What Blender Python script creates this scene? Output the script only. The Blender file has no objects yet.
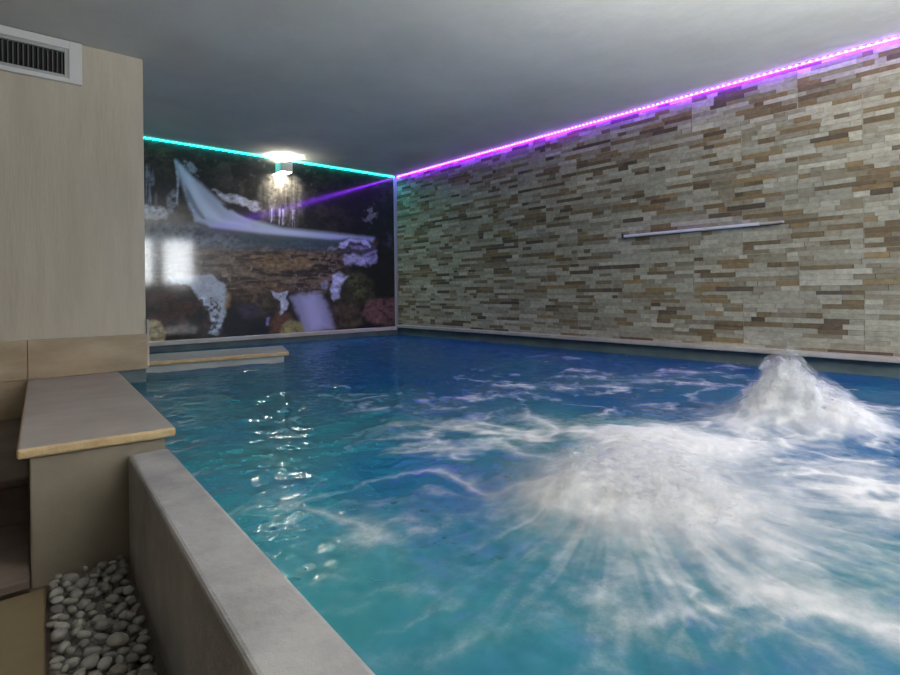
import bpy, bmesh, math, random
import numpy as np
from mathutils import Vector, Matrix

random.seed(7)
RNG = np.random.default_rng(11)
SC = bpy.context.scene
COL = SC.collection

# ------------------------------------------------------------------ camera
FPX, YAW, ROLL, SHIFT = 547.78, .7219, -.0117, 46.65
CAM = np.array([0, 0, .5])
FW = np.array([math.sin(YAW), math.cos(YAW), 0.])
RT = np.array([math.cos(YAW), -math.sin(YAW), 0.])
UP = np.array([0, 0, 1.])
R2 = math.cos(ROLL) * RT + math.sin(ROLL) * UP
U2 = -math.sin(ROLL) * RT + math.cos(ROLL) * UP

def on(x, y, axis, val):
    """world point where the sight line of photo position (x, y) meets a world plane"""
    d = FW + (x - 450) / FPX * R2 - (y - 337.5 + SHIFT) / FPX * U2
    t = (val - CAM[axis]) / d[axis]
    return CAM + t * d

def project(P):
    d = P - CAM
    z = d @ FW
    return 450 + FPX * (d @ R2) / z, 337.5 - SHIFT - FPX * (d @ U2) / z

cam = bpy.data.cameras.new('camera')
cam.sensor_width = 36
cam.lens = FPX * 36 / 900
cam.shift_y = -SHIFT / 900
cam.clip_start = .02
co = bpy.data.objects.new('camera', cam)
COL.objects.link(co)
M = Matrix(((R2[0], U2[0], -FW[0]), (R2[1], U2[1], -FW[1]), (R2[2], U2[2], -FW[2])))
co.matrix_world = Matrix.Translation(Vector(CAM)) @ M.to_4x4()
SC.camera = co

# ------------------------------------------------------------------ constants of the room
XS, YM, YP, XC = 4.4527, 6.15, 4.13, .90      # stone wall, mural wall, near-left wall face, its corner
H = 2.085                                      # ceiling
FLOOR = -.47
WATER = -.088
POOL = -1.15
YR, XL = -2.6, -2.2                            # rear wall, left wall

# ------------------------------------------------------------------ helpers
def srgb(r, g, b):
    f = lambda c: c / 12.92 if c <= .04045 else ((c + .055) / 1.055) ** 2.4
    return (f(r / 255), f(g / 255), f(b / 255), 1)

def obj(name, bm_or_mesh, mat=None, parent=None, smooth=False):
    if isinstance(bm_or_mesh, bmesh.types.BMesh):
        bmesh.ops.recalc_face_normals(bm_or_mesh, faces=bm_or_mesh.faces)
        me = bpy.data.meshes.new(name)
        bm_or_mesh.to_mesh(me)
        bm_or_mesh.free()
    else:
        me = bm_or_mesh
    if mat is not None:
        me.materials.append(mat)
    if smooth:
        me.polygons.foreach_set('use_smooth', [True] * len(me.polygons))
    o = bpy.data.objects.new(name, me)
    COL.objects.link(o)
    if parent:
        o.parent = parent
    return o

def thing(name, label, cat, loc=(0, 0, 0), group=None):
    o = bpy.data.objects.new(name, None)
    o.empty_display_size = .05
    COL.objects.link(o)
    o.location = loc
    return tag(o, label, cat, group)

def tag(o, label, cat, group=None, kind=None):
    o['label'] = label
    o['category'] = cat
    if group:
        o['group'] = group
    if kind:
        o['kind'] = kind
    return o

def struct(o, label=None, cat=None):
    o['kind'] = 'structure'
    if label:
        o['label'] = label
    if cat:
        o['category'] = cat
    return o

def box(bm, lo, hi, bevel=0., seg=2):
    vs = [bm.verts.new((x, y, z)) for x in (lo[0], hi[0]) for y in (lo[1], hi[1]) for z in (lo[2], hi[2])]
    fs = [(0, 1, 3, 2), (4, 6, 7, 5), (0, 4, 5, 1), (2, 3, 7, 6), (0, 2, 6, 4), (1, 5, 7, 3)]
    faces = [bm.faces.new([vs[i] for i in f]) for f in fs]
    if bevel:
        ed = list({e for f in faces for e in f.edges})
        bmesh.ops.bevel(bm, geom=ed, offset=bevel, segments=seg, affect='EDGES', profile=.5)

def prism(bm, pts, z0, z1, bevel=0., seg=3):
    """vertical prism over a plan outline"""
    n = len(pts)
    lo = [bm.verts.new((p[0], p[1], z0)) for p in pts]
    hi = [bm.verts.new((p[0], p[1], z1)) for p in pts]
    faces = [bm.faces.new(lo[::-1]), bm.faces.new(hi)]
    for i in range(n):
        j = (i + 1) % n
        faces.append(bm.faces.new((lo[i], lo[j], hi[j], hi[i])))
    if bevel:
        ed = list({e for f in faces for e in f.edges})
        bmesh.ops.bevel(bm, geom=ed, offset=bevel, segments=seg, affect='EDGES', profile=.5)

def grid_mesh(name, P, attrs=None, colors=None):
    """mesh from an (n, m, 3) array of points"""
    n, m = P.shape[:2]
    idx = np.arange(n * m).reshape(n, m)
    q = np.stack([idx[:-1, :-1], idx[1:, :-1], idx[1:, 1:], idx[:-1, 1:]], -1).reshape(-1, 4)
    return quads_mesh(name, P.reshape(-1, 3), q, attrs, colors)

def quads_mesh(name, V, Q, attrs=None, colors=None):
    me = bpy.data.meshes.new(name)
    me.vertices.add(len(V))
    me.vertices.foreach_set('co', np.ascontiguousarray(V, np.float32).ravel())
    me.loops.add(Q.size)
    me.loops.foreach_set('vertex_index', np.ascontiguousarray(Q, np.int32).ravel())
    me.polygons.add(len(Q))
    me.polygons.foreach_set('loop_start', np.arange(0, Q.size, 4, dtype=np.int32))
    me.polygons.foreach_set('use_smooth', [False] * len(Q))
    me.update(calc_edges=True)
    me.validate()
    for k, a in (attrs or {}).items():
        at = me.attributes.new(k, 'FLOAT', 'POINT')
        at.data.foreach_set('value', np.ascontiguousarray(a, np.float32).ravel())
    for k, a in (colors or {}).items():
        at = me.color_attributes.new(k, 'FLOAT_COLOR', 'POINT')
        at.data.foreach_set('color', np.ascontiguousarray(a, np.float32).ravel())
    return me

# numpy value noise -------------------------------------------------
_T = RNG.random((256, 256)).astype(np.float32)
def vnoise(x, y):
    xi, yi = np.floor(x).astype(int), np.floor(y).astype(int)
    fx, fy = x - xi, y - yi
    fx, fy = fx * fx * fx * (fx * (fx * 6 - 15) + 10), fy * fy * fy * (fy * (fy * 6 - 15) + 10)
    a = _T[xi & 255, yi & 255]; b = _T[(xi + 1) & 255, yi & 255]
    c = _T[xi & 255, (yi + 1) & 255]; d = _T[(xi + 1) & 255, (yi + 1) & 255]
    return (a * (1 - fx) + b * fx) * (1 - fy) + (c * (1 - fx) + d * fx) * fy
def fbm(x, y, octv=4, gain=.5):
    s, w, t = 0, 1, 0
    for k in range(octv):
        s = s + w * vnoise(x * 2 ** k + 17.3 * k, y * 2 ** k + 5.7 * k)
        t += w
        w *= gain
    return s / t
def sstep(a, b, x):
    t = np.clip((x - a) / (b - a), 0, 1)
    return t * t * (3 - 2 * t)

# ------------------------------------------------------------------ materials
def new_mat(name):
    m = bpy.data.materials.new(name)
    m.use_nodes = True
    nt = m.node_tree
    return m, nt, nt.nodes['Principled BSDF'], nt.nodes['Material Output']

def node(nt, kind, **kw):
    n = nt.nodes.new(kind)
    for k, v in kw.items():
        if k in n.inputs:
            n.inputs[k].default_value = v
        else:
            setattr(n, k, v)
    return n

def mottled(name, c1, c2, scale=4., rough=.7, bump=.1, stretch=(1, 1, 1), detail=6., bscale=None, spec=.3, c3=None, coords='Object'):
    """two- or three-tone noise colour with a matching bump"""
    m, nt, p, out = new_mat(name)
    tc = node(nt, 'ShaderNodeTexCoord')
    mp = node(nt, 'ShaderNodeMapping')
    mp.inputs['Scale'].default_value = stretch
    nt.links.new(tc.outputs[coords], mp.inputs[0])
    n1 = node(nt, 'ShaderNodeTexNoise', Scale=scale, Detail=detail, Roughness=.6)
    nt.links.new(mp.outputs[0], n1.inputs['Vector'])
    r = node(nt, 'ShaderNodeValToRGB')
    r.color_ramp.elements[0].position = .35
    r.color_ramp.elements[1].position = .68
    r.color_ramp.elements[0].color = c1
    r.color_ramp.elements[1].color = c2
    if c3:
        e = r.color_ramp.elements.new(.52)
        e.color = c3
    nt.links.new(n1.outputs['Fac'], r.inputs[0])
    nt.links.new(r.outputs[0], p.inputs['Base Color'])
    n2 = node(nt, 'ShaderNodeTexNoise', Scale=bscale or scale * 6, Detail=8., Roughness=.65)
    nt.links.new(mp.outputs[0], n2.inputs['Vector'])
    b = node(nt, 'ShaderNodeBump', Strength=bump, Distance=.02)
    nt.links.new(n2.outputs['Fac'], b.inputs['Height'])
    nt.links.new(b.outputs[0], p.inputs['Normal'])
    p.inputs['Roughness'].default_value = rough
    p.inputs['Specular IOR Level'].default_value = spec
    return m

def plain(name, c, rough=.5, metal=0., spec=.5):
    m, nt, p, out = new_mat(name)
    tc = node(nt, 'ShaderNodeTexCoord')
    n = node(nt, 'ShaderNodeTexNoise', Scale=30., Detail=4.)
    nt.links.new(tc.outputs['Object'], n.inputs['Vector'])
    mr = node(nt, 'ShaderNodeMapRange')
    mr.inputs['To Min'].default_value = rough * .85
    mr.inputs['To Max'].default_value = min(1, rough * 1.15)
    nt.links.new(n.outputs['Fac'], mr.inputs['Value'])
    nt.links.new(mr.outputs[0], p.inputs['Roughness'])
    p.inputs['Base Color'].default_value = c
    p.inputs['Metallic'].default_value = metal
    p.inputs['Specular IOR Level'].default_value = spec
    return m

def emit(name, c, s):
    m, nt, p, out = new_mat(name)
    p.inputs['Base Color'].default_value = (.8, .8, .8, 1)
    p.inputs['Emission Color'].default_value = c
    p.inputs['Emission Strength'].default_value = s
    return m

M_ceil = mottled('ceiling_plaster', (.66, .66, .63, 1), (.78, .78, .75, 1), 1.3, .85, .25, bscale=9., spec=.15)
M_cream = mottled('cream_brushed_plaster', (.52, .47, .38, 1), (.61, .555, .46, 1), 2.2, .8, .3, stretch=(4, 4, .6), bscale=14., spec=.2)
M_grey = mottled('grey_cement_plaster', (.26, .257, .26, 1), (.41, .405, .40, 1), 5., .6, .25, bscale=30., spec=.35, c3=(.34, .335, .335, 1))
M_body = mottled('beige_painted_plaster', (.185, .165, .13, 1), (.235, .21, .165, 1), 3., .75, .15)
M_trav = mottled('travertine', (.31, .235, .15, 1), (.46, .37, .255, 1), 2.5, .55, .15, stretch=(1, 1, 3), spec=.4)
M_slab = mottled('honed_stone_slab', (.36, .31, .28, 1), (.47, .42, .39, 1), 3., .42, .08, c3=(.42, .375, .345, 1), spec=.4)
M_edge = mottled('rough_tan_stone_edge', (.50, .36, .19, 1), (.66, .52, .31, 1), 14., .7, .4)
M_tread = mottled('dull_stone_tread', (.13, .10, .085, 1), (.20, .165, .14, 1), 4., .6, .15)
M_floor = mottled('floor_stone', (.165, .13, .075, 1), (.22, .175, .105, 1), 3., .6, .15)
M_white = plain('white_paint_metal', (.70, .71, .70, 1), .4)
M_alu = plain('pale_grey_aluminium', (.42, .44, .44, 1), .45)
M_dark = plain('dark_duct', (.012, .012, .013, 1), .8)
M_pool = mottled('blue_pool_mosaic', (.03, .22, .33, 1), (.08, .38, .50, 1), 9., .35, .05)
M_poolgrey = mottled('submerged_grey_plaster', (.33, .36, .36, 1), (.43, .46, .45, 1), 5., .6, .1)
M_poolwall = mottled('dim_pool_wall_plaster', (.09, .125, .13, 1), (.14, .18, .185, 1), 5., .5, .1)
M_coping = mottled('beige_marble_ledge', (.46, .41, .36, 1), (.60, .55, .49, 1), 6., .3, .04, spec=.5)

# ------------------------------------------------------------------ room shell
bm = bmesh.new(); box(bm, (XL - .2, YR - .2, FLOOR - .2), (.43, 4.3, FLOOR))
struct(obj('floor', bm, M_tread))
bm = bmesh.new(); box(bm, (XL - .2, YR - .2, H), (XS + .3, YM + .3, H + .2))
struct(obj('ceiling', bm, M_ceil))
bm = bmesh.new(); box(bm, (XL - .2, YM, POOL), (XS + .3, YM + .2, H))
struct(obj('wall_back', bm, M_grey))
bm = bmesh.new(); box(bm, (XL - .2, YR - .2, FLOOR), (XL, YM + .2, H))
struct(obj('wall_left', bm, M_cream))
# the near-left mass of cream plaster: front face at YP, its corner at XC
bm = bmesh.new(); box(bm, (XL, YP, .0), (XC, YM, H), .004, 1)
struct(obj('wall_front', bm, M_cream))
bm = bmesh.new(); box(bm, (XL, YP + .004, FLOOR), (.69, YM, .0))
struct(obj('wall_base', bm, M_trav))

# rear wall with a two-light window
WX = [(2.72, 3.46), (3.64, 4.40)]
WZ = (.74, 1.90)
bm = bmesh.new()
box(bm, (XL, YR - .2, POOL), (WX[0][0], YR, H))
box(bm, (WX[1][1], YR - .2, POOL), (XS + .3, YR, H))
box(bm, (WX[0][0], YR - .2, POOL), (WX[1][1], YR, WZ[0]))
box(bm, (WX[0][0], YR - .2, WZ[1]), (WX[1][1], YR, H))
box(bm, (WX[0][1], YR - .2, WZ[0]), (WX[1][0], YR, WZ[1]))
struct(obj('wall_rear', bm, M_cream))
m, nt, p, out = new_mat('window_glass')
nt.nodes.remove(p)
tr = node(nt, 'ShaderNodeBsdfTransparent'); gl = node(nt, 'ShaderNodeBsdfGlossy', Roughness=.02)
fr = node(nt, 'ShaderNodeFresnel', IOR=1.45); mx = node(nt, 'ShaderNodeMixShader')
nt.links.new(fr.outputs[0], mx.inputs[0]); nt.links.new(tr.outputs[0], mx.inputs[1])
nt.links.new(gl.outputs[0], mx.inputs[2]); nt.links.new(mx.outputs[0], out.inputs[0])
M_glass = m
for k, (x0, x1) in enumerate(WX):
    bm = bmesh.new()
    t = .045
    box(bm, (x0, YR - .14, WZ[0]), (x0 + t, YR - .08, WZ[1]))
    box(bm, (x1 - t, YR - .14, WZ[0]), (x1, YR - .08, WZ[1]))
    box(bm, (x0 + t, YR - .14, WZ[0]), (x1 - t, YR - .08, WZ[0] + t))
    box(bm, (x0 + t, YR - .14, WZ[1] - t), (x1 - t, YR - .08, WZ[1]))
    w = struct(obj('window_%d' % (k + 1), bm, M_white))
    bm = bmesh.new(); box(bm, (x0 + t, YR - .115, WZ[0] + t), (x1 - t, YR - .107, WZ[1] - t))
    obj('pane', bm, M_glass, w)

# stacked-stone wall -------------------------------------------------
def stone_wall():
    V, Q, Cc = [], [], []
    PH, PW, ROW = .34, .756, .034
    z_edges = []
    base = 1.43 - 5 * PH
    pal = [((.54, .515, .44), 22), ((.47, .45, .385), 20), ((.62, .60, .53), 12), ((.38, .35, .285), 14), ((.31, .275, .21), 9),
           ((.25, .185, .11), 9), ((.20, .15, .095), 8), ((.33, .24, .135), 7), ((.14, .11, .085), 6)]
    cols = [c for c, w in pal]; wts = np.array([w for c, w in pal], float); wts /= wts.sum()
    for prow in range(0, 8):
        zb = base + prow * PH
        off = .907 + (0 if (prow - 5) % 2 == 0 else PW / 2)
        n = int(round(PH / ROW))
        hs = RNG.uniform(.8, 1.2, n); hs = hs / hs.sum() * (PH - .004)
        zs = np.concatenate([[0], np.cumsum(hs)]) + zb + .002
        j0 = math.floor((YR - off) / PW); j1 = math.ceil((YM - off) / PW)
        for j in range(j0, j1):
            ya, yb = off + j * PW + .0025, off + (j + 1) * PW - .0025
            for r in range(n):
                z0, z1 = zs[r], min(zs[r + 1], H - .001)
                if z1 - z0 < .004 or z0 < POOL:
                    continue
                y = ya - 0
                first = True
                while y < yb - .001:
                    L = RNG.choice([.07, .11, .15, .20, .27]) * RNG.uniform(.8, 1.25)
                    if yb - y - L < .05:
                        L = yb - y
                    a, b = max(y, YR), min(y + L, YM - .001)
                    y += L
                    if b - a < .01:
                        continue
                    d = RNG.uniform(.0006, .0055)
                    g = .0008
                    i = len(V)
                    x0, x1 = XS + .004, XS - d
                    V += [(x0, a, z0), (x0, b, z0), (x0, b, z1), (x0, a, z1),
                          (x1, a + g, z0 + g), (x1, b - g, z0 + g), (x1, b - g, z1 - g), (x1, a + g, z1 - g)]
                    Q += [(i + 4, i + 7, i + 6, i + 5), (i, i + 4, i + 5, i + 1), (i + 1, i + 5, i + 6, i + 2),
                          (i + 2, i + 6, i + 7, i + 3), (i + 3, i + 7, i + 4, i)]
                    c = np.array(cols[RNG.choice(len(cols), p=wts)]) * RNG.uniform(.74, .97)
                    Cc += [(*c, RNG.random())] * 8
    # the mortar bed behind the stones, closed as a solid slab
    i = len(V)
    for x in (XS, XS + .25):
        for yy in (YR, YM):
            for z in (-.3, H):
                V.append((x, yy, z)); Cc.append((.42, .40, .36, .5))
    Q += [(i, i + 1, i + 3, i + 2), (i + 4, i + 6, i + 7, i + 5), (i, i + 4, i + 5, i + 1), (i + 2, i + 3, i + 7, i + 6), (i, i + 2, i + 6, i + 4), (i + 1, i + 5, i + 7, i + 3)]
    return quads_mesh('wall_right', np.array(V), np.array(Q), colors={'stone': np.array(Cc)})

m, nt, p, out = new_mat('stacked_stone')
at = node(nt, 'ShaderNodeAttribute', attribute_name='stone')
tc = node(nt, 'ShaderNodeTexCoord'); mp = node(nt, 'ShaderNodeMapping')
mp.inputs['Scale'].default_value = (1, 1, 1.5)
nt.links.new(tc.outputs['Object'], mp.inputs[0])
n1 = node(nt, 'ShaderNodeTexNoise', Scale=22., Detail=8., Roughness=.7)
nt.links.new(mp.outputs[0], n1.inputs['Vector'])
r = node(nt, 'ShaderNodeValToRGB')
r.color_ramp.elements[0].position = .3; r.color_ramp.elements[0].color = (.58, .54, .47, 1)
r.color_ramp.elements[1].position = .7; r.color_ramp.elements[1].color = (1.16, 1.17, 1.14, 1)
nt.links.new(n1.outputs['Fac'], r.inputs[0])
mx = node(nt, 'ShaderNodeMix', data_type='RGBA', blend_type='MULTIPLY')
mx.inputs[0].default_value = .85
nt.links.new(at.outputs['Color'], mx.inputs[6]); nt.links.new(r.outputs[0], mx.inputs[7])
nt.links.new(mx.outputs[2], p.inputs['Base Color'])
b = node(nt, 'ShaderNodeBump', Strength=.15, Distance=.01)
nt.links.new(n1.outputs['Fac'], b.inputs['Height']); nt.links.new(b.outputs[0], p.inputs['Normal'])
p.inputs['Roughness'].default_value = .6
p.inputs['Specular IOR Level'].default_value = .35
struct(obj('wall_right', stone_wall(), m))

# pool basin ---------------------------------------------------------
def curb_out(y): return .32 + .0757 * (y - .827)
def curb_in(y): return .462 + .0642 * (y - .698)
bm = bmesh.new()
box(bm, (curb_out(YR) - .1, YR - .2, POOL - .2), (XS + .3, YM + .2, POOL))
struct(obj('pool_floor', bm, M_pool))
bm = bmesh.new()
box(bm, (XS - .02, YR, POOL), (XS + .2, YM, 0.012))
struct(obj('pool_wall_right', bm, M_poolwall))
bm = bmesh.new()
box(bm, (XC, YM - .02, POOL), (XS - .02, YM + .1, 0.0))
struct(obj('pool_wall_back', bm, M_poolwall))
bm = bmesh.new()
box(bm, (.692, YP + .002, POOL), (XC - .002, YM, -.001))
struct(obj('pool_wall_left', bm, M_poolwall))
bm = bmesh.new()
box(bm, (curb_in(YR), YR - .02, POOL), (XS - .02, YR + .02, 0.0))
struct(obj('pool_wall_rear', bm, M_poolwall))
# submerged bench in the far left corner of the pool
bm = bmesh.new()
top = [(.50, 1.5), (.95, 1.9), (1.50, 4.40), (.9, 4.50), (.9, 4.11), (.72, 4.11)]
low = [(.47, .5), (1.75, .9), (2.75, 4.70), (.9, 5.40), (.89, 4.11), (.71, 4.11)]
tv = [bm.verts.new((x, y, -.26)) for x, y in top]
lv = [bm.verts.new((x, y, POOL)) for x, y in low]
bm.faces.new(tv); bm.faces.new(lv[::-1])
for k in range(6):
    bm.faces.new((lv[k], lv[(k + 1) % 6], tv[(k + 1) % 6], tv[k]))
bmesh.ops.bevel(bm, geom=[e for e in bm.edges if all(v.co.z > -.3 for v in e.verts)], offset=.15, segments=6, affect='EDGES', profile=.5)
struct(obj('pool_bench', bm, mottled('pale_submerged_plaster', (.60, .64, .62, 1), (.74, .78, .76, 1), 5., .6, .1)))

# ledges along both pool walls
bm = bmesh.new(); box(bm, (XS - .075, YR, .012), (XS + .01, YM - .06, .047), .006, 2)
struct(obj('trim_1', bm, M_coping))
bm = bmesh.new(); box(bm, (XC, YM - .075, -.022), (XS - .075, YM + .01, .022), .006, 2)
struct(obj('trim_2', bm, M_coping))

# travertine baseboard on the near-left wall
bm = bmesh.new()
xj = on(27, 350, 1, YP)[0]
edges = [XL, -1.62, -1.04, -.43, xj, XC + .014]
for a, b_ in zip(edges[:-1], edges[1:]):
    box(bm, (a + .0015, YP - .016, .0), (b_ - .0015, YP, .236), .003, 2)
struct(obj('baseboard_left', bm, M_trav))
bm = bmesh.new(); box(bm, (XC + .002, YP - .018, .02), (XC + .016, YP + .03, .33), .003, 2)
struct(obj('trim_3', bm, M_coping))
# narrow grey corner trim where the mural meets the stone wall
bm = bmesh.new(); box(bm, (XS - .055, YM - .022, .022), (XS - .008, YM, H - .03), .004, 2)
struct(obj('trim_4', bm, plain('grey_corner_profile', (.30, .31, .32, 1), .4)))

# ------------------------------------------------------------------ mural
def seg_dist(px, py, pts):
    """signed distance (negative inside) to a closed outline"""
    d = np.full(px.shape, 1e9); inside = np.zeros(px.shape, bool)
    n = len(pts)
    for i in range(n):
        ax, ay = pts[i]; bx, by = pts[(i + 1) % n]
        ex, ey = bx - ax, by - ay
        t = np.clip(((px - ax) * ex + (py - ay) * ey) / (ex * ex + ey * ey + 1e-9), 0, 1)
        d = np.minimum(d, np.hypot(px - ax - t * ex, py - ay - t * ey))
        c = ((ay > py) != (by > py)) & (px < (bx - ax) * (py - ay) / (by - ay + 1e-12) + ax)
        inside ^= c
    return np.where(inside, -d, d)

MX0, MX1, MZ0, MZ1 = XC + .004, XS - .05, .024, H - .004
def mural_mesh():
    n, mm = 460, 300
    xs = np.linspace(MX0, MX1, n); zs = np.linspace(MZ0, MZ1, mm)
    X, Z = np.meshgrid(xs, zs, indexing='ij')
    P = np.stack([X, np.full_like(X, YM - .006), Z], -1)
    px, py = project(P.reshape(-1, 3))
    px = px.reshape(X.shape); py = py.reshape(X.shape)
    wx = px + 5 * (fbm(px / 9, py / 9, 3) - .5); wy = py + 5 * (fbm(px / 9 + 40, py / 9, 3) - .5)
    N1 = fbm(px / 14, py / 14, 5, .6); N2 = fbm(px / 5 + 9, py / 5, 4, .65); NV = fbm(px / 3, py / 22, 4); NH = fbm(px / 16, py / 3.2 + 7, 4, .6)
    C = np.zeros(X.shape + (3,))
    def lin(c): return np.array(srgb(*c)[:3])
    def lay(c, mask): C[:] = C * (1 - mask[..., None]) + (lin(c) if not isinstance(c, np.ndarray) else c) * mask[..., None]
    def poly(pts, c, soft=1.5, op=1., warp=True, tex=None):
        d = seg_dist(wx if warp else px, wy if warp else py, pts)
        mk = sstep(soft, -soft, d) * op
        if tex is not None:
            mk = mk * tex
        lay(c, mk)
    # forest dark
    lay((13, 15, 15), np.ones(X.shape))
    lay((44, 42, 34), sstep(.45, .75, N1) * .8)
    lay((66, 62, 50), sstep(.62, .85, N2) * .6 * sstep(225, 180, py))
    lay((6, 7, 9), sstep(300, 350, px) * .55)
    # icy rock face at far left
    poly([(136, 168), (150, 165), (158, 185), (157, 203), (136, 206)], (92, 100, 116), 4, .75, tex=sstep(.42, .6, NV))
    poly([(168, 196), (175, 190), (178, 205), (174, 216), (166, 212)], (112, 120, 134), 2, .8, tex=sstep(.3, .55, N2))
    poly([(136, 206), (152, 204), (163, 207), (168, 214), (165, 220), (136, 219)], (150, 156, 168), 2.0, .9)
    poly([(138, 213), (160, 211), (166, 219), (138, 221)], (96, 98, 108), 1.5, .6, tex=sstep(.4, .6, N2))
    # pond
    poly([(120, 221), (200, 223), (270, 230), (330, 236), (378, 240), (372, 262), (338, 275), (320, 296), (250, 300), (120, 300)], (58, 50, 46), 2.5, warp=False)
    poly([(120, 222), (200, 224), (270, 231), (350, 238), (335, 251), (240, 250), (120, 238)], (70, 82, 96), 5, .9, warp=False)
    poly([(230, 233), (345, 240), (330, 250), (250, 246)], (42, 62, 70), 4, .7, warp=False)
    poly([(120, 232), (230, 238), (240, 250), (120, 246)], (94, 104, 118), 6, .65, warp=False)
    body = sstep(5, -5, seg_dist(px, py, [(120, 246), (250, 250), (342, 252), (345, 272), (318, 296), (225, 298), (120, 292)]))
    lay((104, 88, 76), body * sstep(.42, .62, NH) * .9)
    lay((34, 27, 25), body * sstep(.50, .38, NH) * .75)
    amb = np.exp(-(((px - 285) / 42) ** 2 + ((py - 262) / 11) ** 2))
    lay((112, 92, 64), body * np.clip(amb * sstep(.35, .6, NH) * 1.1, 0, 1))
    lay((132, 116, 98), body * sstep(.58, .74, N2) * .7)
    # waterfall
    poly([(175.5, 160), (179, 163), (187, 172), (200, 183), (214, 196), (228, 208), (250, 219), (282, 228), (330, 233), (374, 238),
          (372, 241), (330, 238), (275, 233), (214, 226), (195, 221), (190, 208), (184, 190), (178, 172)], (146, 162, 186), 3.0, .92, warp=False)
    poly([(180, 166), (190, 176), (205, 200), (222, 219), (250, 226), (220, 223), (205, 216), (192, 195)], (182, 196, 216), 4, .7, warp=False)
    poly([(185, 185), (190, 192), (198, 208), (206, 219), (202, 219), (194, 210), (187, 197)], (74, 88, 112), 1.6, .75, warp=False)
    poly([(205, 222), (280, 231), (360, 238), (330, 239), (260, 233), (210, 227)], (160, 170, 205), 2.5, .75, warp=False)
    poly([(174.5, 161), (177, 161), (179.5, 180), (177.5, 204), (175.8, 204), (177, 182)], (136, 150, 172), 1.0, .85, warp=False)
    poly([(184, 160), (193, 163), (199, 169), (198, 177), (190, 172), (183, 166)], (120, 130, 146), 1.2, .85, tex=sstep(.3, .55, N2))
    # snowy ledges right of the fall
    poly([(212, 190), (228, 194), (244, 199), (259, 202), (261, 209), (254, 211), (246, 207), (230, 203)], (158, 160, 176), 1.6, .95)
    poly([(222, 203), (246, 210), (261, 213), (260, 220), (245, 216), (228, 210)], (10, 10, 12), 1.5, .9)
    # icicles
    poly([(262, 182), (272, 176), (292, 176), (302, 186), (304, 205), (296, 224), (262, 220), (258, 200)], (112, 110, 104), 6, .7, tex=.3 + .6 * sstep(.3, .75, NV))
    poly([(266, 206), (296, 210), (294, 226), (266, 222)], (150, 150, 176), 1.5, .9, tex=sstep(.54, .64, fbm(px / 2.4, py / 30, 2)))
    # bits of snow on the dark right bank
    poly([(362, 206), (372, 203), (378, 214), (375, 226), (366, 226)], (104, 108, 118), 3, .7, tex=sstep(.48, .62, N2))
    poly([(384, 232), (396, 236), (396, 250), (384, 244)], (52, 48, 74), 3, .6, tex=sstep(.45, .6, N2))
    # boulders right
    lay((10, 10, 13), sstep(4, -4, seg_dist(wx, wy, [(350, 262), (376, 250), (402, 252), (402, 300), (360, 300), (345, 288)])) * .9)
    poly([(336, 244), (344, 239), (360, 238), (372, 242), (377, 252), (376, 263), (368, 258), (352, 254), (340, 252)], (58, 56, 66), 2, .9)
    poly([(340, 242), (352, 239), (366, 240), (372, 246), (370, 249), (362, 243), (350, 243), (344, 250), (339, 248)], (160, 162, 192), 1.3, .95)
    poly([(350, 247), (364, 246), (368, 250), (358, 251)], (122, 122, 150), 1.2, .8)
    poly([(343, 257), (352, 254), (364, 258), (368, 267), (356, 264), (346, 265)], (156, 154, 182), 1.6, .95)
    poly([(363, 256), (375, 251), (377, 260), (371, 267), (366, 262)], (128, 126, 160), 1.4, .9)
    poly([(329, 246), (338, 249), (336, 252), (328, 250)], (130, 130, 150), 1.2, .7)
    # mossy boulder
    poly([(334, 278), (346, 270), (360, 270), (374, 280), (375, 300), (352, 308), (334, 304), (328, 292)], (40, 40, 26), 2.2, .95)
    poly([(346, 274), (358, 276), (368, 292), (358, 302), (352, 288)], (72, 76, 44), 3, .8, tex=sstep(.4, .6, N2))
    poly([(331, 275), (340, 272), (349, 277), (344, 281), (340, 286), (339, 299), (334, 301), (331, 292)], (168, 170, 194), 1.4, .95)
    poly([(321, 283), (327, 281), (328, 288), (322, 288)], (130, 130, 156), 1.4, .8)
    poly([(325, 302), (360, 306), (368, 318), (356, 328), (334, 328)], (70, 58, 46), 3, .8, tex=sstep(.3, .6, N1))
    poly([(366, 302), (380, 297), (404, 297), (404, 326), (370, 324), (361, 315)], (92, 62, 62), 2.5, .9)
    poly([(366, 312), (404, 308), (404, 326), (366, 325)], (40, 30, 36), 4, .7, tex=sstep(.4, .6, N1))
    # lower left rocks, dark channel
    poly([(130, 290), (180, 283), (232, 296), (290, 290), (330, 302), (340, 340), (130, 350)], (30, 24, 24), 5, .9)
    poly([(150, 290), (178, 284), (208, 300), (214, 330), (160, 336), (148, 318)], (66, 46, 38), 3, .9, tex=sstep(.35, .62, N1))
    poly([(232, 284), (272, 280), (290, 290), (268, 305), (240, 305)], (92, 70, 52), 4, .8, tex=sstep(.38, .6, N2))
    poly([(226, 304), (268, 304), (276, 318), (266, 334), (222, 336)], (12, 10, 16), 4, .9)
    poly([(236, 306), (256, 304), (266, 314), (244, 318)], (58, 50, 70), 4, .6)
    poly([(190, 276), (168, 276), (172, 283), (186, 284), (200, 300), (211, 312), (210, 333), (217, 335), (224, 322), (229, 300), (226, 286), (213, 275)], (172, 182, 192), 1.6, .97)
    poly([(200, 300), (212, 296), (222, 308), (216, 330), (209, 330)], (52, 50, 44), 1.2, .85, tex=sstep(.5, .6, fbm(px / 3.2, py / 3.2, 3)))
    poly([(188, 278), (214, 277), (226, 288), (214, 296), (200, 292)], (140, 148, 160), 3, .5, tex=sstep(.45, .6, N2))
    poly([(225, 290), (231, 292), (231, 306), (226, 310)], (120, 96, 44), 1.6, .7)
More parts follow.
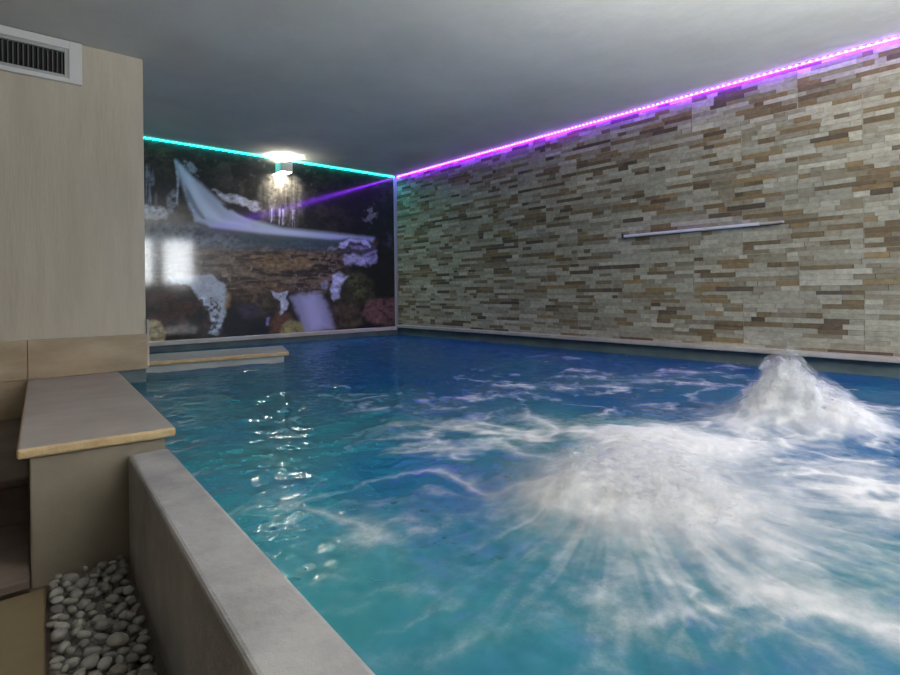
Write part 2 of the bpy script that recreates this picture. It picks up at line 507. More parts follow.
    # small snowy stone and cascade
    poly([(254, 296), (272, 292), (282, 300), (278, 312), (262, 314)], (62, 54, 44), 2, .9, tex=sstep(.3, .6, N2))
    poly([(271, 291), (287, 292), (288, 300), (286, 311), (279, 315), (280, 301), (273, 296)], (182, 186, 200), 1.2, .95)
    poly([(291, 298), (300, 293), (322, 294), (329, 310), (335, 329), (303, 333), (298, 314)], (140, 138, 172), 3.5, .9)
    poly([(302, 298), (316, 296), (326, 326), (312, 330)], (168, 166, 198), 5, .7)
    poly([(266, 318), (270, 318), (270, 325), (267, 326)], (120, 112, 160), 1.2, .8)
    poly([(276, 312), (290, 316), (300, 332), (268, 334)], (92, 62, 44), 3, .8)
    poly([(281, 325), (290, 320), (302, 322), (306, 334), (280, 336)], (126, 118, 80), 2, .9)
    poly([(144, 325), (152, 319), (161, 322), (166, 332), (163, 342), (140, 344)], (148, 136, 100), 1.6, .95)
    poly([(146, 328), (156, 324), (162, 334), (150, 338)], (96, 84, 58), 2, .7, tex=sstep(.45, .6, N2))
    soft = np.maximum(sstep(4, -4, seg_dist(px, py, [(175, 160), (187, 172), (214, 196), (250, 219), (374, 238), (330, 245), (205, 230), (184, 190)])),
                      sstep(4, -4, seg_dist(px, py, [(291, 296), (322, 294), (335, 331), (303, 335)])))
    tx = .40 + .95 * fbm(px / 3.4, py / 2.6, 4, .65) + .45 * sstep(.5, .8, fbm(px / 7 + 3, py / 5, 3)) - .35 * sstep(.55, .7, fbm(px / 4 + 60, py / 3.2 + 9, 3))
    soft = np.maximum(soft, .7 * sstep(3, -3, seg_dist(px, py, [(168, 276), (213, 275), (226, 286), (224, 298), (205, 298), (186, 284)])))
    C *= (soft + (1 - soft) * np.clip(tx, .15, 2))[..., None] * 1.7
    col = np.concatenate([C, np.ones(X.shape + (1,))], -1)
    # front grid plus a rim and a flat back, a 6 mm panel
    V = list(P.reshape(-1, 3)); cc = list(col.reshape(-1, 4))
    idx = np.arange(n * mm).reshape(n, mm)
    Q = list(map(tuple, np.stack([idx[:-1, :-1], idx[1:, :-1], idx[1:, 1:], idx[:-1, 1:]], -1).reshape(-1, 4)))
    cr = [idx[0, 0], idx[-1, 0], idx[-1, -1], idx[0, -1]]
    k = len(V)
    for i in cr:
        v = V[i]; V.append(np.array([v[0], YM - .0004, v[2]])); cc.append(cc[i])
    Q.append((k + 3, k + 2, k + 1, k))
    for a in range(4):
        Q.append((cr[a], k + a, k + (a + 1) % 4, cr[(a + 1) % 4]))
    return quads_mesh('wall_mural', np.array(V), np.array(Q), colors={'print': np.array(cc)})

m, nt, p, out = new_mat('glossy_printed_panel')
at = node(nt, 'ShaderNodeAttribute', attribute_name='print')
nt.links.new(at.outputs['Color'], p.inputs['Base Color'])
p.inputs['Roughness'].default_value = .5
p.inputs['Specular IOR Level'].default_value = .2
p.inputs['Coat Weight'].default_value = 1.
p.inputs['Coat IOR'].default_value = 1.55
tc = node(nt, 'ShaderNodeTexCoord'); n1 = node(nt, 'ShaderNodeTexNoise', Scale=1.6, Detail=2.)
nt.links.new(tc.outputs['Object'], n1.inputs['Vector'])
mr = node(nt, 'ShaderNodeMapRange'); mr.inputs['To Min'].default_value = .05; mr.inputs['To Max'].default_value = .11
nt.links.new(n1.outputs['Fac'], mr.inputs['Value']); nt.links.new(mr.outputs[0], p.inputs['Coat Roughness'])
o = obj('wall_mural', mural_mesh(), m)
tag(o, 'glossy photo mural of a snowy waterfall and brown stream covering the far wall', 'mural')

# ------------------------------------------------------------------ curb, pedestal bench, partition, steps
YF = 2.25                                     # where the curb meets the pedestal
bm = bmesh.new()
ys = np.linspace(YR, YF, 2)
prism(bm, [(curb_out(YR), YR + .022), (curb_in(YR), YR + .022), (curb_in(YF), YF), (curb_out(YF), YF)], POOL, -.076, .012, 3)
o = obj('pool_curb', bm, M_grey, smooth=False)
tag(o, 'low grey plastered pool curb running from the stone topped pedestal towards the viewer', 'curb')

ped = thing('pedestal_bench', 'plastered block with a pale stone slab on top, between steps and pool', 'bench', (.35, 3.1, FLOOR))
A, B = on(16, 450, 2, 0), on(176, 427, 2, 0)
Cc = np.array([.735, 4.112]); D = np.array([.262, 4.112])
inv = Vector((-.35, -3.1, -FLOOR))
bm = bmesh.new()
prism(bm, [(.148, YF + .03), (.553, YF), (.688, 4.112), (.285, 4.112)], POOL, -.036, .006, 2)
b_ = obj('body', bm, M_body, ped); b_.location = inv
bm = bmesh.new()
prism(bm, [(A[0], A[1]), (B[0], B[1]), tuple(Cc), tuple(D)], -.036, .0, .01, 3)
b_ = obj('slab', bm, M_slab, ped); b_.location = inv
b_['label'] = 'pale grey stone top slab with tan edges'
b_.data.materials.append(M_edge)
for f in b_.data.polygons:
    if abs(f.normal.z) < .75:
        f.material_index = 1

par = thing('pool_partition', 'low wall with beige stone coping standing in the water before the mural', 'partition', (1.5, 4.7, POOL))
P1, P2, P3, P4 = on(150, 361.5, 2, 0), on(289, 351.5, 2, 0), on(283, 345.5, 2, 0), on(150, 354, 2, 0)
def ext(p, q, x): return p + (q - p) * ((x - p[0]) / (q[0] - p[0]))
E1, E4 = ext(P1, P2, XC + .003), ext(P4, P3, XC + .003)
inv2 = Vector((-1.5, -4.7, -POOL))
bm = bmesh.new()
prism(bm, [(E1[0], E1[1] + .03), (P2[0] - .03, P2[1] + .03), (P3[0] - .03, P3[1] - .03), (E4[0], E4[1] - .03)], POOL, -.034, .004, 2)
b_ = obj('body', bm, M_poolgrey, par); b_.location = inv2
bm = bmesh.new()
prism(bm, [tuple(E1[:2]), tuple(P2[:2]), tuple(P3[:2]), tuple(E4[:2])], -.034, 0, .008, 3)
b_ = obj('coping', bm, M_slab, par); b_.location = inv2
b_.data.materials.append(M_edge)
for f in b_.data.polygons:
    if abs(f.normal.z) < .75:
        f.material_index = 1

def step(name, label, y0, y1, z0, z1, x1a, x1b):
    t = thing(name, label, 'step', (-.6, y0, z0))
    off = Vector((.6, -y0, -z0))
    bm = bmesh.new(); prism(bm, [(XL + .002, y0 + .03), (x1a, y0 + .03), (x1b, y1), (XL + .002, y1)], z0, z1 - .035)
    r_ = obj('riser', bm, M_tread, t); r_.location = off
    bm = bmesh.new(); prism(bm, [(XL + .002, y0), (x1a, y0), (x1b, y1), (XL + .002, y1)], z1 - .035, z1, .007, 2)
    r_ = obj('tread', bm, M_tread, t); r_.location = off
step('stair_step', 'lower dark stone step left of the plastered block, beside the gravel', 2.2, 2.76, FLOOR, -.40, .141, .18)
step('stair_step', 'upper deep stone step under the beige wall, left of the plastered block', 2.76, 4.112, FLOOR, -.22, .178, .268)

# floor slab beside the gravel
bm = bmesh.new(); prism(bm, [(XL + .01, -1.0), (-.099, -1.0), (.180, 2.195), (XL + .01, 2.195)], FLOOR, FLOOR + .03, .006, 2)
struct(obj('floor_tile', bm, M_floor))

# ------------------------------------------------------------------ pebbles
m, nt, p, out = new_mat('grey_pebble')
oi = node(nt, 'ShaderNodeObjectInfo')
tc = node(nt, 'ShaderNodeTexCoord')
r = node(nt, 'ShaderNodeValToRGB')
for k, (pos, c) in enumerate([(0., (.22, .215, .205, 1)), (.3, (.34, .335, .32, 1)), (.6, (.42, .415, .40, 1)), (.85, (.29, .275, .245, 1)), (1., (.55, .545, .52, 1))]):
    if k < 2:
        e = r.color_ramp.elements[k]; e.position = pos
    else:
        e = r.color_ramp.elements.new(pos)
    e.color = c
nt.links.new(oi.outputs['Random'], r.inputs[0])
n1 = node(nt, 'ShaderNodeTexNoise', Scale=90., Detail=4.)
nt.links.new(tc.outputs['Object'], n1.inputs['Vector'])
mx = node(nt, 'ShaderNodeMix', data_type='RGBA', blend_type='MULTIPLY'); mx.inputs[0].default_value = .4
nt.links.new(r.outputs[0], mx.inputs[6]); nt.links.new(n1.outputs['Color'], mx.inputs[7])
nt.links.new(mx.outputs[2], p.inputs['Base Color']); p.inputs['Roughness'].default_value = .6
M_peb = m

def pebble_bm(seed):
    rr = random.Random(seed)
    bm = bmesh.new()
    bmesh.ops.create_icosphere(bm, subdivisions=2, radius=1)
    a, b, c = 1, rr.uniform(.68, .9), rr.uniform(.45, .62)
    ph = [rr.uniform(0, 6) for _ in range(6)]
    for v in bm.verts:
        k = 1 + .09 * math.sin(2.3 * v.co.x + ph[0]) + .08 * math.sin(2.7 * v.co.y + ph[1]) + .06 * math.sin(3.1 * v.co.z + ph[2])
        v.co = Vector((v.co.x * a * k, v.co.y * b * k, v.co.z * c * k))
    return bm
protos = []
for s in range(8):
    bm = pebble_bm(s)
    me = bpy.data.meshes.new('pebble')
    bm.to_mesh(me); bm.free()
    me.polygons.foreach_set('use_smooth', [True] * len(me.polygons))
    me.materials.append(M_peb)
    protos.append(me)
def bed_l(y): return .137 + .0873 * (y - 1.7) + .002
def bed_r(y): return curb_out(y) - .012
ZB = FLOOR + .012
pts = []
rr = random.Random(5)
# dart throwing with size classes, top layer
for tries in range(26000):
    y = rr.uniform(.95, 2.25); rad = rr.choice([.028, .024, .021, .018, .015])
    lo, hi = bed_l(y) + rad * .95, bed_r(y) - rad - .002
    if hi <= lo: continue
    x = rr.uniform(lo, hi)
    if y > 2.235 - rad: continue
    if all((x - a) ** 2 + (y - b) ** 2 > ((rad + c) * .93) ** 2 for a, b, c in pts):
        pts.append((x, y, rad))
pts.sort(key=lambda q: -q[1])
GP = 'pebbles in the gravel bed'
LP = 'small smooth grey pebble in the gravel bed between floor and pool curb'
for k, (x, y, rad) in enumerate(pts[:290]):
    o = bpy.data.objects.new('pebble', protos[k % 8])
    COL.objects.link(o)
    o.location = (x, y, ZB + .031 + rr.uniform(-.004, .006))
    o.rotation_euler = (rr.uniform(-.35, .35), rr.uniform(-.35, .35), rr.uniform(0, 6.28))
    o.scale = (rad, rad, rad)
    tag(o, LP, 'pebble', GP)
# the layer beneath and the stretch towards the viewer: one mass of gravel
bm = bmesh.new()
cnt = 0
for tries in range(2600):
    y = rr.uniform(-.9, 2.24)
    rad = rr.uniform(.011, .019)
    lo, hi = bed_l(y) + rad, bed_r(y) - rad - .002
    if hi <= lo: continue
    x = rr.uniform(lo, hi)
    z = ZB + .002 if y > .95 else ZB + rr.uniform(.006, .028)
    t = bmesh.ops.create_icosphere(bm, subdivisions=1, radius=1)
    mt = Matrix.Translation((x, y, z)) @ Matrix.Rotation(rr.uniform(0, 6), 4, 'Z') @ Matrix.Diagonal((rad, rad * .8, rad * .55, 1))
    bmesh.ops.transform(bm, matrix=mt, verts=t['verts'])
o = obj('gravel', bm, mottled('gravel_grey', (.16, .155, .145, 1), (.34, .33, .31, 1), 28., .7, .2), smooth=True)
tag(o, 'deeper layer of grey gravel under the loose pebbles beside the curb', 'gravel', kind='stuff')

# ------------------------------------------------------------------ vent grille
va, vb, vc = -.46, .552, YP
vz0, vz1 = 1.818, 2.078
vent = thing('vent_grille', 'white rectangular air vent with dark slots high on the cream wall', 'vent', (va, YP, vz0))
off = Vector((-va, -YP, -vz0))
gx0, gx1, gz0, gz1 = va + .09, .462, 1.865, 2.005
bm = bmesh.new()
for lo, hi in [((va, YP - .03, vz0), (gx0 - .02, YP - .001, vz1)), ((gx1 + .022, YP - .03, vz0), (vb, YP - .001, vz1)),
               ((gx0 - .02, YP - .03, vz0), (gx1 + .022, YP - .001, gz0 - .02)), ((gx0 - .02, YP - .03, gz1 + .022), (gx1 + .022, YP - .001, vz1))]:
    box(bm, lo, hi, .002, 1)
f_ = obj('frame', bm, M_white, vent); f_.location = off
bm = bmesh.new()
for lo, hi in [((gx0 - .02, YP - .024, gz0 - .02), (gx0, YP - .002, gz1 + .022)), ((gx1, YP - .024, gz0 - .02), (gx1 + .022, YP - .002, gz1 + .022)),
               ((gx0, YP - .024, gz0 - .02), (gx1, YP - .002, gz0)), ((gx0, YP - .024, gz1), (gx1, YP - .002, gz1 + .022))]:
    box(bm, lo, hi, .002, 1)
f_ = obj('inner_frame', bm, M_alu, vent); f_.location = off
bm = bmesh.new(); box(bm, (gx0, YP - .004, gz0), (gx1, YP - .001, gz1))
f_ = obj('duct', bm, M_dark, vent); f_.location = off; f_['label'] = 'dark opening behind the slats'
M_fin = plain('grey_fin', (.10, .10, .105, 1), .5)
nf = int((gx1 - gx0) / .0235)
for k in range(nf):
    x = gx0 + (k + .5) * (gx1 - gx0) / nf
    bm = bmesh.new(); box(bm, (x - .0032, YP - .018, gz0), (x + .0032, YP - .005, gz1))
    f_ = obj('slat', bm, M_fin, vent); f_.location = off

# ------------------------------------------------------------------ rail on the stone wall
ra, rb = 1.372, 2.661
rail = thing('wall_rail', 'thin white horizontal bar fixed across the stone wall', 'rail', (XS, ra, .96))
offr = Vector((-XS, -ra, -.96))
bm = bmesh.new(); box(bm, (XS - .045, ra + .16, .960), (XS - .010, rb - .012, .982), .004, 2)
f_ = obj('bar', bm, plain('white_plastic_bar', (.90, .89, .92, 1), .35), rail); f_.location = offr
bm = bmesh.new(); box(bm, (XS - .043, ra, .962), (XS - .010, ra + .16, .980), .004, 2)
f_ = obj('bar_end', bm, plain('beige_bar_end', (.50, .47, .40, 1), .5), rail); f_.location = offr; f_['label'] = 'beige near end of the bar'
bm = bmesh.new(); box(bm, (XS - .047, rb - .012, .954), (XS - .006, rb + .008, .990), .003, 2)
f_ = obj('end_cap', bm, plain('dark_end_cap', (.05, .05, .05, 1), .5), rail); f_.location = offr; f_['label'] = 'dark end cap'

# ------------------------------------------------------------------ LED strips
PURPLE, CYAN = (.18, .004, 1., 1), (.0, .85, .78, 1)
def led_strip(name, label, p0, p1, nrm, col, s_body, s_under, s_led, pitch, ledcol, k0=0):
    p0, p1 = Vector(p0), Vector(p1)
    t = thing(name, label, 'led strip', p0)
    d = (p1 - p0); L = d.length; d.normalize()
    nrm = Vector(nrm)
    up = Vector((0, 0, 1))
    def bar(a, b, h0, h1, t0, t1):
        bm = bmesh.new()
        vs = []
        for s in (a, b):
            for h in (h0, h1):
                for q in (t0, t1):
                    vs.append(bm.verts.new(d * s + up * h + nrm * q))
        for f in [(0, 1, 3, 2), (4, 6, 7, 5), (0, 4, 5, 1), (2, 3, 7, 6), (0, 2, 6, 4), (1, 5, 7, 3)]:
            bm.faces.new([vs[i] for i in f])
        return bm
    o = obj('tape', bar(0, L, -.004, .004, 0, .022), emit(name + '_sleeve', col, s_body), t)
    o.data.materials.append(emit(name + '_glow', col, s_under))
    for f in o.data.polygons:
        if f.normal.z < -.9:
            f.material_index = 1
    ml = emit(name + '_diode', ledcol, s_led)
    n = int(L / pitch)
    lm = bpy.data.meshes.new('diode')
    b0 = bar(-.0065, .0065, -.0045, .0045, .022, .026)
    bmesh.ops.recalc_face_normals(b0, faces=b0.faces)
    b0.to_mesh(lm); b0.free(); lm.materials.append(ml)
    rest = bmesh.new()
    for k in range(n):
        s = (k + .5) * pitch
        if k0 <= k < k0 + 100:
            o = bpy.data.objects.new('diode', lm); COL.objects.link(o); o.parent = t; o.location = d * s
        else:
            b1 = bar(s - .0065, s + .0065, -.0045, .0045, .022, .026)
            tmp = bpy.data.meshes.new('tmp'); b1.to_mesh(tmp); b1.free(); rest.from_mesh(tmp); bpy.data.meshes.remove(tmp)
    if n > 100:
        o = obj('diode_run', rest, ml, t); o['kind'] = 'stuff'
    else:
        rest.free()
led_strip('led_strip', 'glowing purple led strip along the top of the stone wall', (XS - .0015, -1.2, H - .014), (XS - .0015, YM - .03, H - .014), (-1, 0, 0), PURPLE, 1.6, 60., 10., .0417, (.8, .30, 1., 1), 45)
led_strip('led_strip', 'glowing turquoise led strip along the top of the mural', (XC + .01, YM - .0065, H - .014), (XS - .05, YM - .0065, H - .014), (0, -1, 0), CYAN, .7, 34., 4., .0417, (.08, 1., .92, 1))

# ------------------------------------------------------------------ wall lamp over the mural
lx = 2.785
lamp = thing('wall_lamp', 'small square up and down wall lamp glowing above the waterfall mural', 'lamp', (lx, YM, 1.9))
ol = Vector((-lx, -YM, -1.9))
z0, z1, y0 = 1.90, 2.005, YM - .155
bm = bmesh.new()
w = .070
for lo, hi in [((lx - w, y0, z0), (lx + w, y0 + .006, z1)), ((lx - w, y0 + .006, z0), (lx - w + .006, YM - .007, z1)),
               ((lx + w - .006, y0 + .006, z0), (lx + w, YM - .007, z1)), ((lx - w + .006, YM - .018, z0), (lx + w - .006, YM - .007, z1))]:
    box(bm, lo, hi)
f_ = obj('housing', bm, plain('white_lamp_metal', (.82, .81, .77, 1), .4), lamp); f_.location = ol
bm = bmesh.new(); box(bm, (lx - w + .007, y0 + .007, z0 + .006), (lx + w - .007, YM - .019, z1 - .006))
f_ = obj('diffuser', bm, emit('warm_lamp_glass', (1., .90, .74, 1), 190.), lamp); f_.location = ol

# ------------------------------------------------------------------ water
JETS = [(2.66, .85, .19, .13), (2.76, .74, .13, .24), (1.43, .80, .07, .25), (1.26, .90, .05, .13), (1.95, 1.0, .05, .3)]
def water_fields(X, Y):
    """surface height over the rest level and foam cover, from plan position"""
    wxn = X + .10 * (fbm(X * 3, Y * 3, 3) - .5); wyn = Y + .10 * (fbm(X * 3 + 31, Y * 3 + 8, 3) - .5)
    n1 = fbm(wxn * 4.2, wyn * 4.2, 4); n2 = fbm(wxn * 11 + 3, wyn * 11, 3); n3 = fbm(wxn * 28, wyn * 28 + 2, 2)
    # streaks that run outwards from the nearer jet
    cx, cy = 1.43, .90
    rx, ry = X - cx, Y - cy
    R = np.hypot(rx, ry) + 1e-4
    th = np.arctan2(ry, rx)
    st = fbm(th * 7 + 20, R * 1.6, 4, .6)
    st2 = fbm(th * 16 + 50, R * 2.2, 3, .6)
    # broad cover: where the photograph has white water
    def g(px_, py_, sx, sy, rot=0.):
        c = on(px_, py_, 2, WATER)
        dx, dy = X - c[0], Y - c[1]
        ca, sa = math.cos(rot), math.sin(rot)
        u, v = dx * ca + dy * sa, -dx * sa + dy * ca
        return np.exp(-(u / sx) ** 2 - (v / sy) ** 2)
    G = 1.25 * g(640, 495, .34, .26, -.3) + .55 * g(800, 425, .55, .28) + .35 * g(700, 420, .55, .26, -.5) + .45 * g(560, 430, .3, .2, -.8) \
        + .30 * g(560, 385, .7, .16, -.75) + .20 * g(640, 375, .8, .16, -.6) + .32 * g(820, 520, .30, .22) + .22 * g(430, 405, .5, .35, -.7) \
        + .30 * g(870, 480, .3, .2) + .22 * g(880, 620, .16, .12) + .20 * g(340, 540, .25, .12)
    near = sstep(1.15, .12, R) * sstep(1.25, .45, Y)
    wide = sstep(2.4, .4, np.hypot((X - 1.9) * .8, Y - .8))
    tex = .55 * n1 + .3 * n2 + .15 * n3
    # filaments: ridges of strongly warped noise
    qx = X + .28 * (fbm(X * 2.1 + 5, Y * 2.1, 4) - .5) + .05 * (n2 - .5); qy = Y + .28 * (fbm(X * 2.1 + 55, Y * 2.1 + 4, 4) - .5) + .05 * (n3 - .5)
    fil = np.clip(1 - np.abs(2 * fbm(qx * 2.3 + 3, qy * 3.2, 3) - 1) * 3.2, 0, 1) ** 2
    fil2 = np.clip(1 - np.abs(2 * fbm(qx * 5.5 + 13, qy * 6.5 + 3, 3) - 1) * 2.6, 0, 1) ** 2
    gate = sstep(.44, .62, fbm(X * 1.3 + 2, Y * 1.3 + 9, 3))
    cover = G * (.44 + 1.3 * (tex - .42) + .22 * fil2) + wide * (.08 + .28 * fil * gate + .20 * fil2 * sstep(.42, .6, n1))
    cover = cover + near * (.07 + .30 * sstep(.47, .75, st) + .24 * sstep(.5, .75, st2))
    mid = sstep(5.4, 2.2, Y) * sstep(.75, 1.4, X)
    cover = cover + mid * (.20 * fil * gate + .20 * fil2 * sstep(.5, .66, n1) + .12 * sstep(.52, .68, tex))
    low = sstep(1.9, .9, Y) * sstep(1.5, .9, X)
    cover = cover + low * .13 * fil
    foam = np.clip(cover, 0, 1)
    hgt = .020 * (n1 - .5) + .022 * (n2 - .5) + .004 * (n3 - .5)
    hgt = hgt * (.75 + .4 * wide) * (.5 + .5 * sstep(1.3, 3.2, Y))
    for jx, jy, jh, jr in JETS:
        d = np.hypot(X - jx, Y - jy)
        a = np.exp(-(d / jr) ** 1.7)
        hgt = hgt + jh * a * (.66 + .30 * n2 + .36 * (n1 - .5) + .22 * (n3 - .5))
        foam = np.clip(foam + (.72 + .7 * (tex - .45) + (.3 if jx > 2.3 else .04)) * sstep(.15, .7, a), 0, 1)
    return hgt, foam

def water_mesh():
    ys = np.concatenate([np.arange(YR + .02, .1, .03), np.arange(.1, 1.6, .006), np.arange(1.6, 3.2, .010), np.arange(3.2, YM - .02, .016), [YM - .021]])
    us = np.linspace(0, 1, 470)
    Y, U = np.meshgrid(ys, us, indexing='ij')
    left = np.where(ys < YF, .462 + .0642 * (ys - .698) - .004, np.where(ys < YP, .548 + (ys - YF) * .0725, XC - .001))
    XX = left[:, None] + (XS - .019 - left[:, None]) * U ** 1.15
    h, f = water_fields(XX, Y)
    P = np.stack([XX, Y, WATER + h], -1).transpose(1, 0, 2)
    return grid_mesh('pool_water', P, attrs={'foam': f.T})

m, nt, p, out = new_mat('churned_pool_water')
at = node(nt, 'ShaderNodeAttribute', attribute_name='foam')
tc = node(nt, 'ShaderNodeTexCoord')
nz = node(nt, 'ShaderNodeTexNoise', Scale=26., Detail=7., Roughness=.7)
nt.links.new(tc.outputs['Object'], nz.inputs['Vector'])
ad = node(nt, 'ShaderNodeMath', operation='SUBTRACT'); ad.inputs[1].default_value = .5
nt.links.new(nz.outputs['Fac'], ad.inputs[0])
ml = node(nt, 'ShaderNodeMath', operation='MULTIPLY'); ml.inputs[1].default_value = .55
nt.links.new(ad.outputs[0], ml.inputs[0])
# the fine breakup only acts where there is some foam
a4 = node(nt, 'ShaderNodeMath', operation='MULTIPLY_ADD')
nt.links.new(ml.outputs[0], a4.inputs[0])
mf = node(nt, 'ShaderNodeMapRange'); mf.inputs['From Max'].default_value = .25
nt.links.new(at.outputs['Fac'], mf.inputs['Value']); nt.links.new(mf.outputs[0], a4.inputs[1]); nt.links.new(at.outputs['Fac'], a4.inputs[2])
mr = node(nt, 'ShaderNodeMapRange', interpolation_type='SMOOTHSTEP')
mr.inputs['From Min'].default_value = .04; mr.inputs['From Max'].default_value = 1.1
nt.links.new(a4.outputs[0], mr.inputs['Value'])
# clear, tinted part
tr = node(nt, 'ShaderNodeBsdfTransparent', Color=(.5, .9, .92, 1))
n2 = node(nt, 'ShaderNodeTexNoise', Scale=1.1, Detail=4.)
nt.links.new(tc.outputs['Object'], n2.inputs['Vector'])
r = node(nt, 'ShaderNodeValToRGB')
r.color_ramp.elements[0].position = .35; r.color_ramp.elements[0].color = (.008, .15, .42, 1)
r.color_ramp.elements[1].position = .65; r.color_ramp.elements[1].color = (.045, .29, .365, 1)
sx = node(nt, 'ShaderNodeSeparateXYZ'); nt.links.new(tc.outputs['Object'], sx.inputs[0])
gx = node(nt, 'ShaderNodeMapRange'); gx.inputs['From Min'].default_value = .9; gx.inputs['From Max'].default_value = 2.6  # teal left to blue right: shallower water plus cyan LED light put into colour
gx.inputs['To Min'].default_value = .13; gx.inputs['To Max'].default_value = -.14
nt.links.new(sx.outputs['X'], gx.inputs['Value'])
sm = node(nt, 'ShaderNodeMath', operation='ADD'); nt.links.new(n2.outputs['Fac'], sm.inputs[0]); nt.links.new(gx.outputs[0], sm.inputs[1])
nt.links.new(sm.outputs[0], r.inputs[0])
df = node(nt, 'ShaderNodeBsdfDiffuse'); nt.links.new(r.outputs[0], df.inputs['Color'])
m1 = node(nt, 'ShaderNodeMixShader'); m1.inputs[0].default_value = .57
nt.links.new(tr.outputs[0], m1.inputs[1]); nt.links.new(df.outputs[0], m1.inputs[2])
bp = node(nt, 'ShaderNodeBump', Strength=.22, Distance=.012)
n3 = node(nt, 'ShaderNodeTexNoise', Scale=17., Detail=3., Roughness=.55, Distortion=.6)
nt.links.new(tc.outputs['Object'], n3.inputs['Vector']); nt.links.new(n3.outputs['Fac'], bp.inputs['Height'])
gl = node(nt, 'ShaderNodeBsdfGlossy', Roughness=.10); nt.links.new(bp.outputs[0], gl.inputs['Normal'])
fr = node(nt, 'ShaderNodeFresnel', IOR=1.33); nt.links.new(bp.outputs[0], fr.inputs['Normal'])
m2 = node(nt, 'ShaderNodeMixShader')
fs = node(nt, 'ShaderNodeMath', operation='MULTIPLY'); fs.inputs[1].default_value = .8
nt.links.new(fr.outputs[0], fs.inputs[0]); nt.links.new(fs.outputs[0], m2.inputs[0]); nt.links.new(m1.outputs[0], m2.inputs[1]); nt.links.new(gl.outputs[0], m2.inputs[2])
fo = node(nt, 'ShaderNodeBsdfDiffuse', Color=(.83, .84, .86, 1))
bf = node(nt, 'ShaderNodeBump', Strength=.5, Distance=.02)
nt.links.new(nz.outputs['Fac'], bf.inputs['Height']); nt.links.new(bf.outputs[0], fo.inputs['Normal'])
m3 = node(nt, 'ShaderNodeMixShader')
nt.links.new(mr.outputs[0], m3.inputs[0]); nt.links.new(m2.outputs[0], m3.inputs[1]); nt.links.new(fo.outputs[0], m3.inputs[2])
nt.links.new(m3.outputs[0], out.inputs[0])
nt.nodes.remove(p)
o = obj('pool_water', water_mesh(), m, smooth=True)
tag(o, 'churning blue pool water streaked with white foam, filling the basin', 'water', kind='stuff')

# foam plumes over the jets: nested veils of spray
m, nt, p, out = new_mat('white_spray')
at = node(nt, 'ShaderNodeAttribute', attribute_name='veil')
tc = node(nt, 'ShaderNodeTexCoord')
nz = node(nt, 'ShaderNodeTexNoise', Scale=18., Detail=6., Roughness=.65)
nt.links.new(tc.outputs['Object'], nz.inputs['Vector'])
mu = node(nt, 'ShaderNodeMapRange', interpolation_type='SMOOTHSTEP'); mu.inputs['From Min'].default_value = .38; mu.inputs['From Max'].default_value = .68
nt.links.new(nz.outputs['Fac'], mu.inputs['Value'])
mm_ = node(nt, 'ShaderNodeMath', operation='MULTIPLY'); nt.links.new(mu.outputs[0], mm_.inputs[0]); nt.links.new(at.outputs['Fac'], mm_.inputs[1])
tr = node(nt, 'ShaderNodeBsdfTransparent'); df = node(nt, 'ShaderNodeBsdfDiffuse', Color=(.80, .81, .84, 1)); tl = node(nt, 'ShaderNodeBsdfTranslucent', Color=(.80, .81, .84, 1))
mt = node(nt, 'ShaderNodeMixShader'); mt.inputs[0].default_value = .4
nt.links.new(df.outputs[0], mt.inputs[1]); nt.links.new(tl.outputs[0], mt.inputs[2])
mx = node(nt, 'ShaderNodeMixShader')
nt.links.new(mm_.outputs[0], mx.inputs[0]); nt.links.new(tr.outputs[0], mx.inputs[1]); nt.links.new(mt.outputs[0], mx.inputs[2])
nt.links.new(mx.outputs[0], out.inputs[0]); nt.nodes.remove(p)
M_spray = m
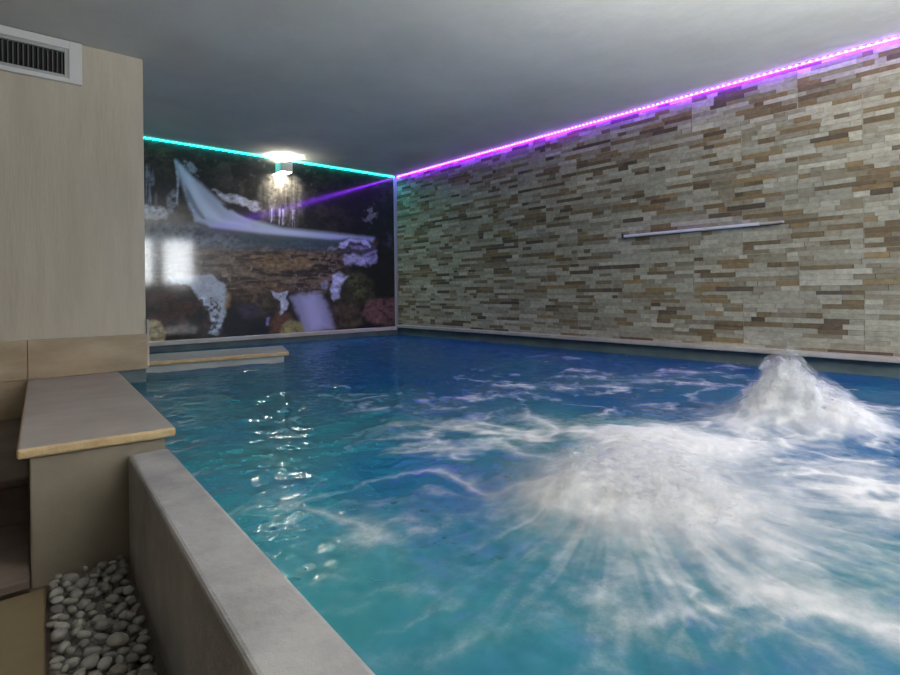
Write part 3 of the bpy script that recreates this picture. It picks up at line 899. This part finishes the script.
def plume(label, jx, jy, jr, lift, layers=5):
    Vs, Qs, As = [], [], []
    n = 64
    base = 0
    for L in range(layers):
        u = np.linspace(-1, 1, n)
        A_, B_ = np.meshgrid(u, u, indexing='ij')
        RR = np.hypot(A_, B_)
        ext_ = jr * (1.25 + .12 * L)
        X, Y = jx + A_ * ext_, jy + B_ * ext_
        h, f = water_fields(X, Y)
        a = np.exp(-(RR * 1.5) ** 2)
        k = L + 1
        bump_ = fbm(A_ * 4 + 13 * k, B_ * 4 + 7 * k, 4)
        z = h + .003 + lift * k / layers * a * (.35 + 1.3 * bump_)
        veil = np.clip(a * 1.5 - .25, 0, 1) * (.75 - .55 * L / layers) * sstep(1, .75, RR)
        Vs.append(np.stack([X - jx, Y - jy, z], -1).reshape(-1, 3)); As.append(veil.ravel())
        idx = np.arange(n * n).reshape(n, n) + base
        q = np.stack([idx[:-1, :-1], idx[1:, :-1], idx[1:, 1:], idx[:-1, 1:]], -1).reshape(-1, 4)
        Qs.append(q); base += n * n
    me = quads_mesh('foam_plume', np.concatenate(Vs), np.concatenate(Qs), attrs={'veil': np.concatenate(As)})
    o = obj('foam_plume', me, M_spray, smooth=True)
    o.location = (jx, jy, WATER)
    return tag(o, label, 'foam')
plume('tall white foam plume spouting near the stone wall', 2.69, .81, .28, .07)
plume('broad low mound of white foam bubbling up nearest the viewer', 1.43, .80, .38, .07)

# ------------------------------------------------------------------ lights
w = bpy.data.worlds.new('daylight'); SC.world = w; w.use_nodes = True
bg = w.node_tree.nodes['Background']
bg.inputs[0].default_value = (.92, .97, 1., 1); bg.inputs[1].default_value = 20.
def area(name, loc, rot, sx, sy, power, col):
    l = bpy.data.lights.new(name, 'AREA'); l.shape = 'RECTANGLE'; l.size, l.size_y = sx, sy
    l.energy = power; l.color = col
    o = bpy.data.objects.new(name, l); COL.objects.link(o); o.location = loc; o.rotation_euler = rot
    return o
for x0, x1 in WX:
    po = area('window_portal', ((x0 + x1) / 2, YR - .16, (WZ[0] + WZ[1]) / 2), (math.pi / 2, 0, 0), x1 - x0, WZ[1] - WZ[0], 1, (1, 1, 1))
    po.data.cycles.is_portal = True
area('ceiling_fill', (1.9, -.35, 1.15), (math.pi, 0, 0), .9, .5, 165, (1., .97, .92))  # added fill with no fixture, aimed upwards to brighten the ceiling
area('downlight', (1.2, -.9, H - .03), (0, 0, 0), .4, .4, 12, (1., .94, .84))

# ------------------------------------------------------------------ colour management
SC.view_settings.view_transform = 'Standard'
SC.view_settings.look = 'None'
SC.view_settings.gamma = 1
SC.view_settings.use_curve_mapping = False
SC.view_settings.exposure = .14
SC.cycles.use_denoising = True
SC.cycles.max_bounces = 8
SC.cycles.transparent_max_bounces = 24
SC.cycles.sample_clamp_indirect = 6
SC.cycles.caustics_reflective = False
SC.cycles.caustics_refractive = False
